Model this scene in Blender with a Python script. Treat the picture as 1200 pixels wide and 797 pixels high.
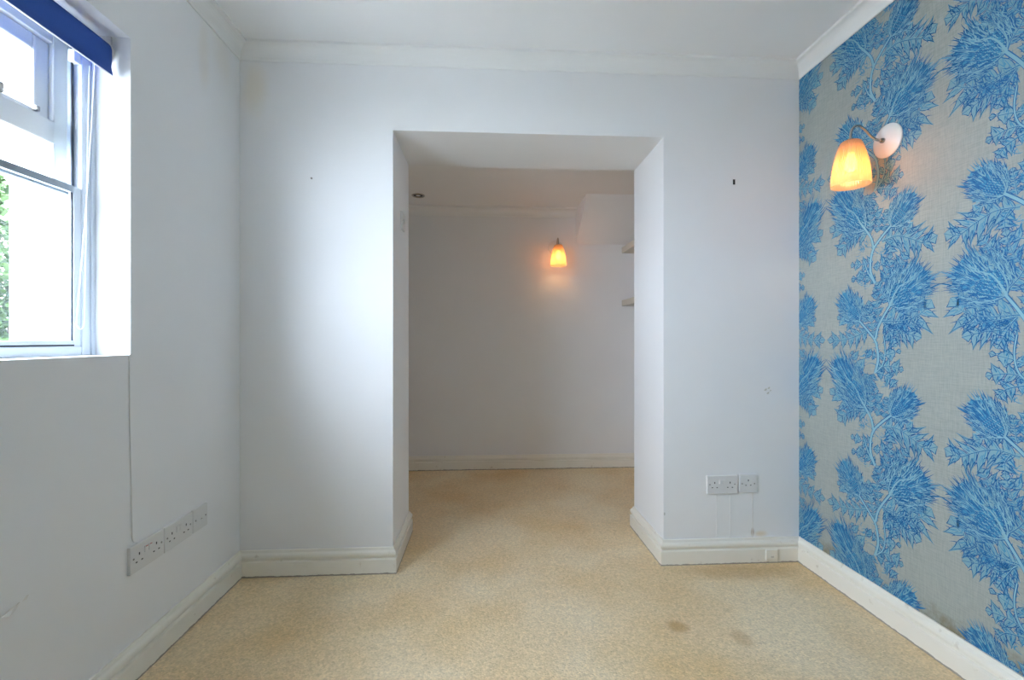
import bpy, bmesh, math, random
from mathutils import Vector, Matrix

for o in list(bpy.data.objects):
    bpy.data.objects.remove(o)
SC = bpy.context.scene
COL = SC.collection

# ---------------------------------------------------------------- camera, sky, exposure
F_PX, W_PX, H_PX = 533.0, 1200.0, 797.0
EYE = 1.05
YAW = math.radians(3.29)
cam_d = bpy.data.cameras.new('camera')
cam_d.sensor_fit = 'HORIZONTAL'; cam_d.sensor_width = 36.0
cam_d.lens = 36.0 * F_PX / W_PX
cam_d.clip_start = 0.02; cam_d.clip_end = 200
cam = bpy.data.objects.new('camera', cam_d)
COL.objects.link(cam)
cam.location = (0, 0, EYE)
cam.rotation_euler = (math.radians(90), 0, -YAW)
SC.camera = cam

SKY_STRENGTH = 9.0
world = bpy.data.worlds.new('overcast_sky')
SC.world = world
world.use_nodes = True
bg = world.node_tree.nodes['Background']
bg.inputs['Color'].default_value = (0.73, 0.845, 1.0, 1)
bg.inputs['Strength'].default_value = SKY_STRENGTH

SC.view_settings.view_transform = 'Standard'
SC.view_settings.look = 'None'
SC.view_settings.gamma = 1.0
SC.view_settings.use_curve_mapping = False
SC.view_settings.exposure = 1.95
cy = SC.cycles
cy.max_bounces = 14; cy.diffuse_bounces = 10; cy.glossy_bounces = 4
cy.transmission_bounces = 8; cy.transparent_max_bounces = 24
cy.sample_clamp_indirect = 6.0
cy.use_denoising = True
cy.caustics_reflective = False; cy.caustics_refractive = False

# ---------------------------------------------------------------- room dimensions (metres)
XL, XR = -1.092, 1.492          # side walls
YB, YR = 2.087, -2.0            # wall with the opening, wall behind the viewer
ZC = 2.358                      # ceiling
OX0, OX1, OZ = -0.420, 0.831, 2.0   # opening in the back wall
YI = 2.507                      # its far face
AX0, AX1, AY, AZ = -1.30, 1.36, 3.70, 2.125   # alcove room
WY0, WY1, WZ0, WZ1 = 0.20, 1.465, 1.004, 1.98  # window hole, side wall
XO = -1.38                      # outer face of the window wall


def portal(name, loc, rot, sx, sy):
    l = bpy.data.lights.new(name, 'AREA')
    l.shape = 'RECTANGLE'; l.size = sx; l.size_y = sy
    l.cycles.is_portal = True
    o = bpy.data.objects.new(name, l)
    o.location = loc; o.rotation_euler = rot
    COL.objects.link(o)


portal('sky_portal_window_left_offscreen', (XO - 0.02, (WY0 + WY1) / 2, (WZ0 + WZ1) / 2),
       (0, math.radians(-90), 0), WZ1 - WZ0, WY1 - WY0)


# ---------------------------------------------------------------- material helpers
def lin(c):
    return c / 12.92 if c <= 0.04045 else ((c + 0.055) / 1.055) ** 2.4


def rgb(r, g, b):
    return (lin(r / 255), lin(g / 255), lin(b / 255), 1.0)


def new_mat(name):
    m = bpy.data.materials.new(name)
    m.use_nodes = True
    return m, m.node_tree.nodes, m.node_tree.links, m.node_tree.nodes['Principled BSDF']


def simple(name, col, rough=0.5, metal=0.0, spec=0.5, grain=0.0, scale=80):
    m, N, L, b = new_mat(name)
    b.inputs['Base Color'].default_value = col
    b.inputs['Roughness'].default_value = rough
    b.inputs['Metallic'].default_value = metal
    b.inputs['Specular IOR Level'].default_value = spec
    tc = N.new('ShaderNodeTexCoord')
    nz = N.new('ShaderNodeTexNoise'); nz.inputs['Scale'].default_value = scale
    nz.inputs['Detail'].default_value = 3
    L.new(tc.outputs['Object'], nz.inputs['Vector'])
    mix = N.new('ShaderNodeMix'); mix.data_type = 'RGBA'
    mix.inputs['Factor'].default_value = grain
    L.new(nz.outputs['Fac'], mix.inputs['Factor'])
    mul = N.new('ShaderNodeMath'); mul.operation = 'MULTIPLY'; mul.inputs[1].default_value = max(grain, 0.04)
    L.new(nz.outputs['Fac'], mul.inputs[0]); L.new(mul.outputs[0], mix.inputs['Factor'])
    mix.inputs[6].default_value = col
    mix.inputs[7].default_value = (col[0] * 0.6, col[1] * 0.6, col[2] * 0.58, 1)
    L.new(mix.outputs[2], b.inputs['Base Color'])
    return m


def spot_mask(N, L, pos, centre, radii, soft=0.5, noise_scale=9.0, noise_amt=0.6):
    """0..1 mask of an irregular blot around a world point."""
    sub = N.new('ShaderNodeVectorMath'); sub.operation = 'SUBTRACT'; sub.inputs[1].default_value = centre
    L.new(pos, sub.inputs[0])
    dv = N.new('ShaderNodeVectorMath'); dv.operation = 'DIVIDE'; dv.inputs[1].default_value = radii
    L.new(sub.outputs[0], dv.inputs[0])
    ln = N.new('ShaderNodeVectorMath'); ln.operation = 'LENGTH'; L.new(dv.outputs[0], ln.inputs[0])
    nz = N.new('ShaderNodeTexNoise'); nz.inputs['Scale'].default_value = noise_scale
    nz.inputs['Detail'].default_value = 4
    L.new(pos, nz.inputs['Vector'])
    ma = N.new('ShaderNodeMath'); ma.operation = 'MULTIPLY_ADD'
    ma.inputs[1].default_value = noise_amt; ma.inputs[2].default_value = -noise_amt * 0.5
    L.new(nz.outputs['Fac'], ma.inputs[0])
    ad = N.new('ShaderNodeMath'); ad.operation = 'ADD'
    L.new(ln.outputs['Value'], ad.inputs[0]); L.new(ma.outputs[0], ad.inputs[1])
    mr = N.new('ShaderNodeMapRange'); mr.interpolation_type = 'SMOOTHSTEP'
    mr.inputs['From Min'].default_value = 1.0 - soft; mr.inputs['From Max'].default_value = 1.0
    mr.inputs['To Min'].default_value = 1.0; mr.inputs['To Max'].default_value = 0.0
    L.new(ad.outputs[0], mr.inputs['Value'])
    return mr.outputs[0]


def paint(name, col, rough=0.6, bump=0.15, stains=(), spec=0.3):
    m, N, L, b = new_mat(name)
    b.inputs['Roughness'].default_value = rough
    b.inputs['Specular IOR Level'].default_value = spec
    geo = N.new('ShaderNodeNewGeometry')
    pos = geo.outputs['Position']
    n1 = N.new('ShaderNodeTexNoise'); n1.inputs['Scale'].default_value = 3.0; n1.inputs['Detail'].default_value = 5
    L.new(pos, n1.inputs['Vector'])
    mix = N.new('ShaderNodeMix'); mix.data_type = 'RGBA'
    mix.inputs[6].default_value = col
    mix.inputs[7].default_value = (col[0] * 0.94, col[1] * 0.94, col[2] * 0.93, 1)
    L.new(n1.outputs['Fac'], mix.inputs['Factor'])
    out = mix.outputs[2]
    for (c, r, sc_, k, soft) in stains:
        msk = spot_mask(N, L, pos, c, r, soft)
        mu = N.new('ShaderNodeMath'); mu.operation = 'MULTIPLY'; mu.inputs[1].default_value = k
        L.new(msk, mu.inputs[0])
        mx = N.new('ShaderNodeMix'); mx.data_type = 'RGBA'
        L.new(mu.outputs[0], mx.inputs['Factor']); L.new(out, mx.inputs[6]); mx.inputs[7].default_value = sc_
        out = mx.outputs[2]
    L.new(out, b.inputs['Base Color'])
    n2 = N.new('ShaderNodeTexNoise'); n2.inputs['Scale'].default_value = 140; n2.inputs['Detail'].default_value = 3
    L.new(pos, n2.inputs['Vector'])
    bp = N.new('ShaderNodeBump'); bp.inputs['Strength'].default_value = bump; bp.inputs['Distance'].default_value = 0.001
    L.new(n2.outputs['Fac'], bp.inputs['Height'])
    L.new(bp.outputs['Normal'], b.inputs['Normal'])
    return m


WHITE = (0.86, 0.86, 0.868, 1)
TAN = rgb(214, 190, 150)
M = {}
M['wall'] = paint('white_emulsion', WHITE)
M['wall_back'] = paint('white_emulsion_stained', WHITE, stains=(
    ((-1.03, YB, 2.17), (0.09, 0.3, 0.17), rgb(230, 214, 182), 0.42, 0.95),
    ((1.30, YB, 0.13), (0.045, 0.2, 0.022), rgb(222, 196, 150), 0.5, 0.9),
    ((1.262, YB, 0.14), (0.012, 0.2, 0.03), rgb(150, 105, 50), 0.7, 0.8),
    ((0.836, YB - 0.0, 0.235), (0.006, 0.05, 0.012), rgb(120, 112, 96), 0.5, 0.8)))
M['wall_left'] = paint('white_emulsion_left', WHITE, stains=(
    ((XL, 1.83, 2.15), (0.3, 0.05, 0.19), rgb(226, 214, 196), 0.3, 0.9),
    ((XL, 1.95, 2.22), (0.3, 0.10, 0.14), rgb(228, 218, 198), 0.3, 0.9)))
M['ceiling'] = paint('ceiling_emulsion', (0.88, 0.88, 0.885, 1), rough=0.75, bump=0.1)
M['coving'] = paint('coving_paint', (0.88, 0.88, 0.87, 1), rough=0.5, bump=0.03)
M['plastic'] = simple('white_plastic', (0.74, 0.73, 0.72, 1), 0.35, grain=0.05)
M['plastic_edge'] = simple('painted_plastic', (0.78, 0.77, 0.73, 1), 0.45, grain=0.08)
M['dark'] = simple('dark_slot', (0.02, 0.02, 0.022, 1), 0.6)
M['red'] = simple('red_mark', (0.45, 0.03, 0.02, 1), 0.5)
M['chrome'] = simple('brushed_chrome', (0.55, 0.52, 0.48, 1), 0.22, metal=1.0)
M['screw'] = simple('screw_metal', (0.35, 0.34, 0.32, 1), 0.35, metal=1.0)
M['enamel'] = simple('white_enamel', (0.82, 0.80, 0.77, 1), 0.22, grain=0.03)
M['upvc'] = simple('cream_window_paint', (0.90, 0.90, 0.86, 1), 0.35, grain=0.02)
M['alu'] = simple('white_aluminium', (0.66, 0.72, 0.79, 1), 0.35, grain=0.04)
M['alu_grey'] = simple('grey_aluminium', (0.30, 0.36, 0.42, 1), 0.4, grain=0.05)
M['gasket'] = simple('black_gasket', (0.02, 0.03, 0.045, 1), 0.5)
M['shelf'] = simple('cream_shelf_paint', (0.62, 0.60, 0.53, 1), 0.5, grain=0.08, scale=30)
M['render'] = simple('white_exterior_render', (0.82, 0.82, 0.82, 1), 0.9, grain=0.06, scale=25)
M['cable'] = simple('painted_cable', (0.80, 0.80, 0.79, 1), 0.5)
M['chain'] = simple('white_bead_chain', (0.82, 0.83, 0.84, 1), 0.4)


def trim_paint():
    m, N, L, b = new_mat('white_gloss_trim')
    b.inputs['Roughness'].default_value = 0.35
    geo = N.new('ShaderNodeNewGeometry'); pos = geo.outputs['Position']
    n = N.new('ShaderNodeTexNoise'); n.inputs['Scale'].default_value = 7; n.inputs['Detail'].default_value = 6
    L.new(pos, n.inputs['Vector'])
    mix = N.new('ShaderNodeMix'); mix.data_type = 'RGBA'
    mix.inputs[6].default_value = (0.88, 0.86, 0.80, 1); mix.inputs[7].default_value = (0.82, 0.78, 0.68, 1)
    L.new(n.outputs['Fac'], mix.inputs['Factor'])
    # grime where the carpet rubs: a ragged line a few millimetres high
    sep = N.new('ShaderNodeSeparateXYZ'); L.new(pos, sep.inputs[0])
    n2 = N.new('ShaderNodeTexNoise'); n2.inputs['Scale'].default_value = 45; n2.inputs['Detail'].default_value = 4
    L.new(pos, n2.inputs['Vector'])
    ma = N.new('ShaderNodeMath'); ma.operation = 'MULTIPLY'; ma.inputs[1].default_value = 0.012
    L.new(n2.outputs['Fac'], ma.inputs[0])
    lt = N.new('ShaderNodeMath'); lt.operation = 'LESS_THAN'
    L.new(sep.outputs['Z'], lt.inputs[0]); L.new(ma.outputs[0], lt.inputs[1])
    k = N.new('ShaderNodeMath'); k.operation = 'MULTIPLY'; k.inputs[1].default_value = 0.65
    L.new(lt.outputs[0], k.inputs[0])
    mx = N.new('ShaderNodeMix'); mx.data_type = 'RGBA'
    L.new(k.outputs[0], mx.inputs['Factor']); L.new(mix.outputs[2], mx.inputs[6])
    mx.inputs[7].default_value = (0.10, 0.075, 0.045, 1)
    # scuffs
    n3 = N.new('ShaderNodeTexNoise'); n3.inputs['Scale'].default_value = 26; n3.inputs['Detail'].default_value = 5
    L.new(pos, n3.inputs['Vector'])
    gt = N.new('ShaderNodeMapRange'); gt.inputs['From Min'].default_value = 0.66; gt.inputs['From Max'].default_value = 0.74
    gt.inputs['To Max'].default_value = 0.4
    L.new(n3.outputs['Fac'], gt.inputs['Value'])
    mx2 = N.new('ShaderNodeMix'); mx2.data_type = 'RGBA'
    L.new(gt.outputs[0], mx2.inputs['Factor']); L.new(mx.outputs[2], mx2.inputs[6])
    mx2.inputs[7].default_value = (0.42, 0.36, 0.26, 1)
    L.new(mx2.outputs[2], b.inputs['Base Color'])
    return m


M['trim'] = trim_paint()


def carpet():
    m, N, L, b = new_mat('beige_loop_carpet')
    b.inputs['Roughness'].default_value = 0.95
    b.inputs['Specular IOR Level'].default_value = 0.15
    b.inputs['Sheen Weight'].default_value = 0.06
    geo = N.new('ShaderNodeNewGeometry'); pos = geo.outputs['Position']
    mp = N.new('ShaderNodeMapping'); mp.inputs['Scale'].default_value = (150, 210, 1)
    L.new(pos, mp.inputs['Vector'])
    vo = N.new('ShaderNodeTexVoronoi'); vo.inputs['Scale'].default_value = 1.0; vo.inputs['Randomness'].default_value = 0.75
    L.new(mp.outputs[0], vo.inputs['Vector'])
    n1 = N.new('ShaderNodeTexNoise'); n1.inputs['Scale'].default_value = 2.2; n1.inputs['Detail'].default_value = 6
    L.new(pos, n1.inputs['Vector'])
    n2 = N.new('ShaderNodeTexNoise'); n2.inputs['Scale'].default_value = 60; n2.inputs['Detail'].default_value = 3
    L.new(pos, n2.inputs['Vector'])
    mix = N.new('ShaderNodeMix'); mix.data_type = 'RGBA'
    mix.inputs[6].default_value = CARPET_A; mix.inputs[7].default_value = CARPET_B
    mr = N.new('ShaderNodeMapRange'); mr.inputs['From Min'].default_value = 0.35; mr.inputs['From Max'].default_value = 0.68
    L.new(n1.outputs['Fac'], mr.inputs['Value']); L.new(mr.outputs[0], mix.inputs['Factor'])
    # yarn colour varies from loop to loop
    cr = N.new('ShaderNodeMapRange'); cr.inputs['To Min'].default_value = 0.74; cr.inputs['To Max'].default_value = 1.04
    L.new(vo.outputs['Color'], cr.inputs['Value'])
    sp = N.new('ShaderNodeMapRange'); sp.inputs['To Min'].default_value = 0.82; sp.inputs['To Max'].default_value = 1.18
    L.new(n2.outputs['Fac'], sp.inputs['Value'])
    mm = N.new('ShaderNodeMath'); mm.operation = 'MULTIPLY'
    L.new(cr.outputs[0], mm.inputs[0]); L.new(sp.outputs[0], mm.inputs[1])
    mu = N.new('ShaderNodeVectorMath'); mu.operation = 'SCALE'
    L.new(mix.outputs[2], mu.inputs[0]); L.new(mm.outputs[0], mu.inputs['Scale'])
    out = mu.outputs[0]
    for (c, r, col, k) in (
            ((0.70, 1.63, 0), (0.055, 0.05, 1), rgb(176, 128, 66), 0.55),
            ((0.90, 1.55, 0), (0.05, 0.06, 1), rgb(178, 134, 76), 0.35),
            ((1.15, 2.00, 0), (0.36, 0.10, 1), rgb(176, 128, 66), 0.35)):
        msk = spot_mask(N, L, pos, c, r, 0.7, 14, 0.7)
        k1 = N.new('ShaderNodeMath'); k1.operation = 'MULTIPLY'; k1.inputs[1].default_value = k
        L.new(msk, k1.inputs[0])
        mx = N.new('ShaderNodeMix'); mx.data_type = 'RGBA'
        L.new(k1.outputs[0], mx.inputs['Factor']); L.new(out, mx.inputs[6]); mx.inputs[7].default_value = col
        out = mx.outputs[2]
    L.new(out, b.inputs['Base Color'])
    inv = N.new('ShaderNodeMath'); inv.operation = 'SUBTRACT'; inv.inputs[0].default_value = 1.0
    L.new(vo.outputs['Distance'], inv.inputs[1])
    bp = N.new('ShaderNodeBump'); bp.inputs['Strength'].default_value = 0.6; bp.inputs['Distance'].default_value = 0.003
    L.new(inv.outputs[0], bp.inputs['Height']); L.new(bp.outputs['Normal'], b.inputs['Normal'])
    return m


CARPET_A = rgb(246, 226, 190)
CARPET_B = rgb(236, 204, 154)
M['carpet'] = carpet()


def wallpaper_base():
    m, N, L, b = new_mat('silver_grey_wallpaper')
    b.inputs['Roughness'].default_value = 0.55
    geo = N.new('ShaderNodeNewGeometry'); pos = geo.outputs['Position']
    a = N.new('ShaderNodeMapping'); a.inputs['Scale'].default_value = (1, 420, 30); L.new(pos, a.inputs['Vector'])
    c = N.new('ShaderNodeMapping'); c.inputs['Scale'].default_value = (1, 30, 420); L.new(pos, c.inputs['Vector'])
    na = N.new('ShaderNodeTexNoise'); na.inputs['Scale'].default_value = 1; L.new(a.outputs[0], na.inputs['Vector'])
    nc = N.new('ShaderNodeTexNoise'); nc.inputs['Scale'].default_value = 1; L.new(c.outputs[0], nc.inputs['Vector'])
    ad = N.new('ShaderNodeMath'); ad.operation = 'ADD'
    L.new(na.outputs['Fac'], ad.inputs[0]); L.new(nc.outputs['Fac'], ad.inputs[1])
    mr = N.new('ShaderNodeMapRange'); mr.inputs['From Min'].default_value = 0.7; mr.inputs['From Max'].default_value = 1.3
    L.new(ad.outputs[0], mr.inputs['Value'])
    mix = N.new('ShaderNodeMix'); mix.data_type = 'RGBA'
    mix.inputs[6].default_value = PAPER_A; mix.inputs[7].default_value = PAPER_B
    L.new(mr.outputs[0], mix.inputs['Factor'])
    out = mix.outputs[2]
    # damp mould just above the skirting
    sep = N.new('ShaderNodeSeparateXYZ'); L.new(pos, sep.inputs[0])
    h = N.new('ShaderNodeMapRange'); h.inputs['From Min'].default_value = 0.11; h.inputs['From Max'].default_value = 0.27
    h.inputs['To Min'].default_value = 1.0; h.inputs['To Max'].default_value = 0.0
    L.new(sep.outputs['Z'], h.inputs['Value'])
    nz = N.new('ShaderNodeTexNoise'); nz.inputs['Scale'].default_value = 10; nz.inputs['Detail'].default_value = 8
    nz.inputs['Roughness'].default_value = 0.75; L.new(pos, nz.inputs['Vector'])
    mu = N.new('ShaderNodeMath'); mu.operation = 'MULTIPLY'
    L.new(h.outputs[0], mu.inputs[0]); L.new(nz.outputs['Fac'], mu.inputs[1])
    th = N.new('ShaderNodeMapRange'); th.inputs['From Min'].default_value = 0.34; th.inputs['From Max'].default_value = 0.55
    th.inputs['To Max'].default_value = 0.75
    L.new(mu.outputs[0], th.inputs['Value'])
    mx = N.new('ShaderNodeMix'); mx.data_type = 'RGBA'
    L.new(th.outputs[0], mx.inputs['Factor']); L.new(out, mx.inputs[6]); mx.inputs[7].default_value = rgb(120, 108, 72)
    L.new(mx.outputs[2], b.inputs['Base Color'])
    bp = N.new('ShaderNodeBump'); bp.inputs['Strength'].default_value = 0.12; bp.inputs['Distance'].default_value = 0.0006
    L.new(ad.outputs[0], bp.inputs['Height']); L.new(bp.outputs['Normal'], b.inputs['Normal'])
    return m


PAPER_A = rgb(166, 171, 164)
PAPER_B = rgb(149, 156, 151)
M['paper'] = wallpaper_base()
INK = [simple('ink_wash', rgb(126, 168, 180), 0.6, grain=0.12, scale=60),
       simple('ink_mid', rgb(66, 146, 186), 0.6, grain=0.12, scale=60),
       simple('ink_dark', rgb(14, 102, 160), 0.6, grain=0.12, scale=60),
       simple('ink_pale', rgb(132, 180, 194), 0.6, grain=0.1, scale=60)]


def glass(name, tint=(1, 1, 1, 1)):
    m, N, L, b = new_mat(name)
    N.remove(b)
    out = N['Material Output']
    tr = N.new('ShaderNodeBsdfTransparent'); tr.inputs['Color'].default_value = tint
    gl = N.new('ShaderNodeBsdfGlossy'); gl.inputs['Roughness'].default_value = 0.02
    lw = N.new('ShaderNodeLayerWeight'); lw.inputs['Blend'].default_value = 0.5
    pw = N.new('ShaderNodeMath'); pw.operation = 'POWER'; pw.inputs[1].default_value = 5.0
    L.new(lw.outputs['Facing'], pw.inputs[0])
    fr = N.new('ShaderNodeMath'); fr.operation = 'MULTIPLY_ADD'; fr.inputs[1].default_value = 0.5; fr.inputs[2].default_value = 0.02
    L.new(pw.outputs[0], fr.inputs[0])
    mx = N.new('ShaderNodeMixShader')
    L.new(fr.outputs[0], mx.inputs[0]); L.new(tr.outputs[0], mx.inputs[1]); L.new(gl.outputs[0], mx.inputs[2])
    L.new(mx.outputs[0], out.inputs['Surface'])
    return m


M['glass'] = glass('window_glass', (0.985, 0.985, 0.985, 1))


def shade_glass():
    m, N, L, b = new_mat('ribbed_shade_glass')
    N.remove(b)
    out = N['Material Output']
    tr = N.new('ShaderNodeBsdfTransparent'); tr.inputs['Color'].default_value = (1.0, 0.86, 0.70, 1)
    tl = N.new('ShaderNodeBsdfTranslucent'); tl.inputs['Color'].default_value = (0.92, 0.72, 0.54, 1)
    df = N.new('ShaderNodeBsdfDiffuse'); df.inputs['Color'].default_value = (0.85, 0.78, 0.70, 1)
    gl = N.new('ShaderNodeBsdfGlossy'); gl.inputs['Roughness'].default_value = 0.12
    a = N.new('ShaderNodeMixShader'); a.inputs[0].default_value = 0.25
    L.new(tl.outputs[0], a.inputs[1]); L.new(df.outputs[0], a.inputs[2])
    c = N.new('ShaderNodeMixShader'); c.inputs[0].default_value = 0.50
    L.new(tr.outputs[0], c.inputs[1]); L.new(a.outputs[0], c.inputs[2])
    d = N.new('ShaderNodeMixShader'); d.inputs[0].default_value = 0.06
    L.new(c.outputs[0], d.inputs[1]); L.new(gl.outputs[0], d.inputs[2])
    L.new(d.outputs[0], out.inputs['Surface'])
    return m


M['shade'] = shade_glass()


def glow(name, col, s):
    m, N, L, b = new_mat(name)
    b.inputs['Base Color'].default_value = (0.8, 0.7, 0.5, 1)
    b.inputs['Emission Color'].default_value = col
    b.inputs['Emission Strength'].default_value = s
    return m


M['bulb'] = glow('glowing_bulb', (1.0, 0.45, 0.11, 1), 3.8)


def fabric():
    m, N, L, b = new_mat('navy_blind_fabric')
    b.inputs['Roughness'].default_value = 0.8
    tc = N.new('ShaderNodeTexCoord')
    mp = N.new('ShaderNodeMapping'); mp.inputs['Scale'].default_value = (900, 900, 900)
    L.new(tc.outputs['Object'], mp.inputs['Vector'])
    nz = N.new('ShaderNodeTexNoise'); nz.inputs['Scale'].default_value = 1.0; L.new(mp.outputs[0], nz.inputs['Vector'])
    mix = N.new('ShaderNodeMix'); mix.data_type = 'RGBA'
    mix.inputs[6].default_value = rgb(28, 66, 150); mix.inputs[7].default_value = rgb(46, 92, 178)
    L.new(nz.outputs['Fac'], mix.inputs['Factor']); L.new(mix.outputs[2], b.inputs['Base Color'])
    return m


M['fabric'] = fabric()


def leaf_mat(name, c0, c1):
    m, N, L, b = new_mat(name)
    b.inputs['Roughness'].default_value = 0.55
    geo = N.new('ShaderNodeNewGeometry')
    nz = N.new('ShaderNodeTexNoise'); nz.inputs['Scale'].default_value = 6; L.new(geo.outputs['Position'], nz.inputs['Vector'])
    mix = N.new('ShaderNodeMix'); mix.data_type = 'RGBA'
    mix.inputs[6].default_value = c0; mix.inputs[7].default_value = c1
    L.new(nz.outputs['Fac'], mix.inputs['Factor']); L.new(mix.outputs[2], b.inputs['Base Color'])
    return m


M['leaf'] = leaf_mat('shrub_leaves', (0.035, 0.075, 0.02, 1), (0.10, 0.17, 0.05, 1))
M['bark'] = simple('bark', (0.07, 0.05, 0.035, 1), 0.9, grain=0.5, scale=30)
M['paving'] = simple('stone_paving', (0.52, 0.51, 0.48, 1), 0.9, grain=0.3, scale=8)


# ---------------------------------------------------------------- mesh helpers
class MB:
    def __init__(s):
        s.v = []; s.f = []; s.mi = []; s.sm = []

    def add(s, vs, fs, mi=0, smooth=False):
        b = len(s.v)
        s.v += [tuple(p) for p in vs]
        for f in fs:
            s.f.append(tuple(i + b for i in f)); s.mi.append(mi); s.sm.append(smooth)

    def box(s, x0, x1, y0, y1, z0, z1, mi=0, bevel=0.0):
        if bevel > 0:
            bm = bmesh.new()
            bmesh.ops.create_cube(bm, size=1.0)
            for v in bm.verts:
                v.co = Vector((x0 + (v.co.x + .5) * (x1 - x0), y0 + (v.co.y + .5) * (y1 - y0), z0 + (v.co.z + .5) * (z1 - z0)))
            bmesh.ops.bevel(bm, geom=bm.edges[:], offset=bevel, segments=2, affect='EDGES', profile=0.5)
            bm.verts.index_update()
            s.add([v.co[:] for v in bm.verts], [[v.index for v in f.verts] for f in bm.faces], mi)
            bm.free()
            return s
        vs = [(x, y, z) for z in (z0, z1) for y in (y0, y1) for x in (x0, x1)]
        s.add(vs, [(0, 2, 3, 1), (4, 5, 7, 6), (0, 1, 5, 4), (2, 6, 7, 3), (0, 4, 6, 2), (1, 3, 7, 5)], mi)
        return s

    def tube(s, pts, r, seg=10, mi=0, caps=True):
        pts = [Vector(p) for p in pts]
        n = len(pts); rings = []
        up = None
        for i, p in enumerate(pts):
            d = (pts[min(i + 1, n - 1)] - pts[max(i - 1, 0)]).normalized()
            if up is None:
                a = Vector((0, 0, 1)) if abs(d.z) < 0.9 else Vector((1, 0, 0))
                up = (a - d * a.dot(d)).normalized()
            else:
                up = (up - d * up.dot(d)).normalized()
            side = d.cross(up)
            rr = r[i] if isinstance(r, (list, tuple)) else r
            rings.append([p + (up * math.cos(t) + side * math.sin(t)) * rr
                          for t in (2 * math.pi * k / seg for k in range(seg))])
        vs = [q for ring in rings for q in ring]; fs = []
        for i in range(n - 1):
            for k in range(seg):
                k2 = (k + 1) % seg
                fs.append((i * seg + k, (i + 1) * seg + k, (i + 1) * seg + k2, i * seg + k2))
        if caps:
            fs.append(tuple(range(seg))); fs.append(tuple(reversed(range((n - 1) * seg, n * seg))))
        s.add(vs, fs, mi, True)
        return s

    def lathe(s, prof, seg=32, mat=None, mi=0, rfun=None, smooth=True):
        """prof: (r, h) along local +Z; mat: 4x4 placement."""
        mat = mat or Matrix()
        vs = []; fs = []
        n = len(prof)
        for (r, h) in prof:
            for k in range(seg):
                t = 2 * math.pi * k / seg
                rr = rfun(r, h, t) if rfun else r
                vs.append(mat @ Vector((rr * math.cos(t), rr * math.sin(t), h)))
        for i in range(n - 1):
            for k in range(seg):
                k2 = (k + 1) % seg
                fs.append((i * seg + k, i * seg + k2, (i + 1) * seg + k2, (i + 1) * seg + k))
        if prof[0][0] > 1e-6 and not rfun:
            fs.append(tuple(reversed(range(seg))))
        if prof[-1][0] > 1e-6 and not rfun:
            fs.append(tuple(range((n - 1) * seg, n * seg)))
        s.add(vs, fs, mi, smooth)
        return s

    def build(s, name, mats, parent=None, fix=True):
        me = bpy.data.meshes.new(name)
        me.from_pydata(s.v, [], s.f)
        for m in (mats if isinstance(mats, (list, tuple)) else [mats]):
            me.materials.append(m)
        me.polygons.foreach_set('material_index', s.mi)
        me.polygons.foreach_set('use_smooth', s.sm)
        me.update()
        if fix:
            bm = bmesh.new(); bm.from_mesh(me)
            bmesh.ops.recalc_face_normals(bm, faces=bm.faces[:])
            bm.to_mesh(me); bm.free()
        if any(s.sm):
            try:
                me.set_sharp_from_angle(angle=math.radians(40))
            except Exception:
                pass
        o = bpy.data.objects.new(name, me)
        COL.objects.link(o)
        if parent:
            o.parent = parent
        return o


def tag(o, label=None, cat=None, group=None, kind=None):
    if label: o['label'] = label
    if cat: o['category'] = cat
    if group: o['group'] = group
    if kind: o['kind'] = kind
    return o


def empty(name, loc, rz=0.0, label=None, cat=None, group=None, kind=None):
    o = bpy.data.objects.new(name, None)
    o.empty_display_size = 0.05
    o.location = loc; o.rotation_euler = (0, 0, rz)
    COL.objects.link(o)
    return tag(o, label, cat, group, kind)


def struct(mb, name, mat, label=None, parent=None):
    o = mb.build(name, mat, parent)
    return tag(o, label, None, None, 'structure')


# ---------------------------------------------------------------- room shell
struct(MB().box(XO, 1.75, YR - 0.25, AY + 0.15, -0.12, 0.0), 'floor', M['carpet'],
       'beige loop pile carpet running through the opening with brown stains')
struct(MB().box(XO, 1.75, YR - 0.25, YI, ZC, ZC + 0.12), 'ceiling', M['ceiling'], 'plain white ceiling of the front room')
struct(MB().box(AX0 - 0.1, AX1 + 0.2, YI, AY + 0.1, AZ, AZ + 0.12), 'ceiling_alcove', M['ceiling'],
       'lower white ceiling of the room through the opening')

w = MB()
w.box(XO, XL, YR - 0.25, WY0, -0.1, ZC)
w.box(XO, XL, WY1, YI, -0.1, ZC)
w.box(XO, XL, WY0, WY1, -0.1, WZ0)
w.box(XO, XL, WY0, WY1, WZ1, ZC)
wall_left = struct(w, 'wall_left', M['wall_left'], 'white painted window wall with small paint chips')

w = MB()
w.box(XL, OX0, YB, YI, -0.1, ZC)
w.box(OX1, XR, YB, YI, -0.1, ZC)
w.box(OX0, OX1, YB, YI, OZ, ZC)
wall_back = struct(w, 'wall_back', M['wall_back'], 'white painted wall with a wide square opening')

wall_right = struct(MB().box(XR, XR + 0.2, YR - 0.25, YI, -0.1, ZC), 'wall_right', M['paper'],
                    'wall papered in silver grey with blue thistles')
struct(MB().box(XL, XR, YR - 0.25, YR, -0.1, ZC), 'wall_rear', M['wall'], 'plain white painted wall opposite the opening')
struct(MB().box(AX0 - 0.1, AX1 + 0.2, AY, AY + 0.15, -0.1, AZ), 'wall_alcove_back', M['wall'], 'white far wall of the room through the opening')
struct(MB().box(AX0 - 0.1, AX0, YI, AY, -0.1, AZ), 'wall_alcove_left', M['wall'], 'white side wall of the room through the opening')
struct(MB().box(AX1, AX1 + 0.2, YI, AY, -0.1, AZ), 'wall_alcove_right', M['wall'], 'white side wall carrying the shelves')

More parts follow.
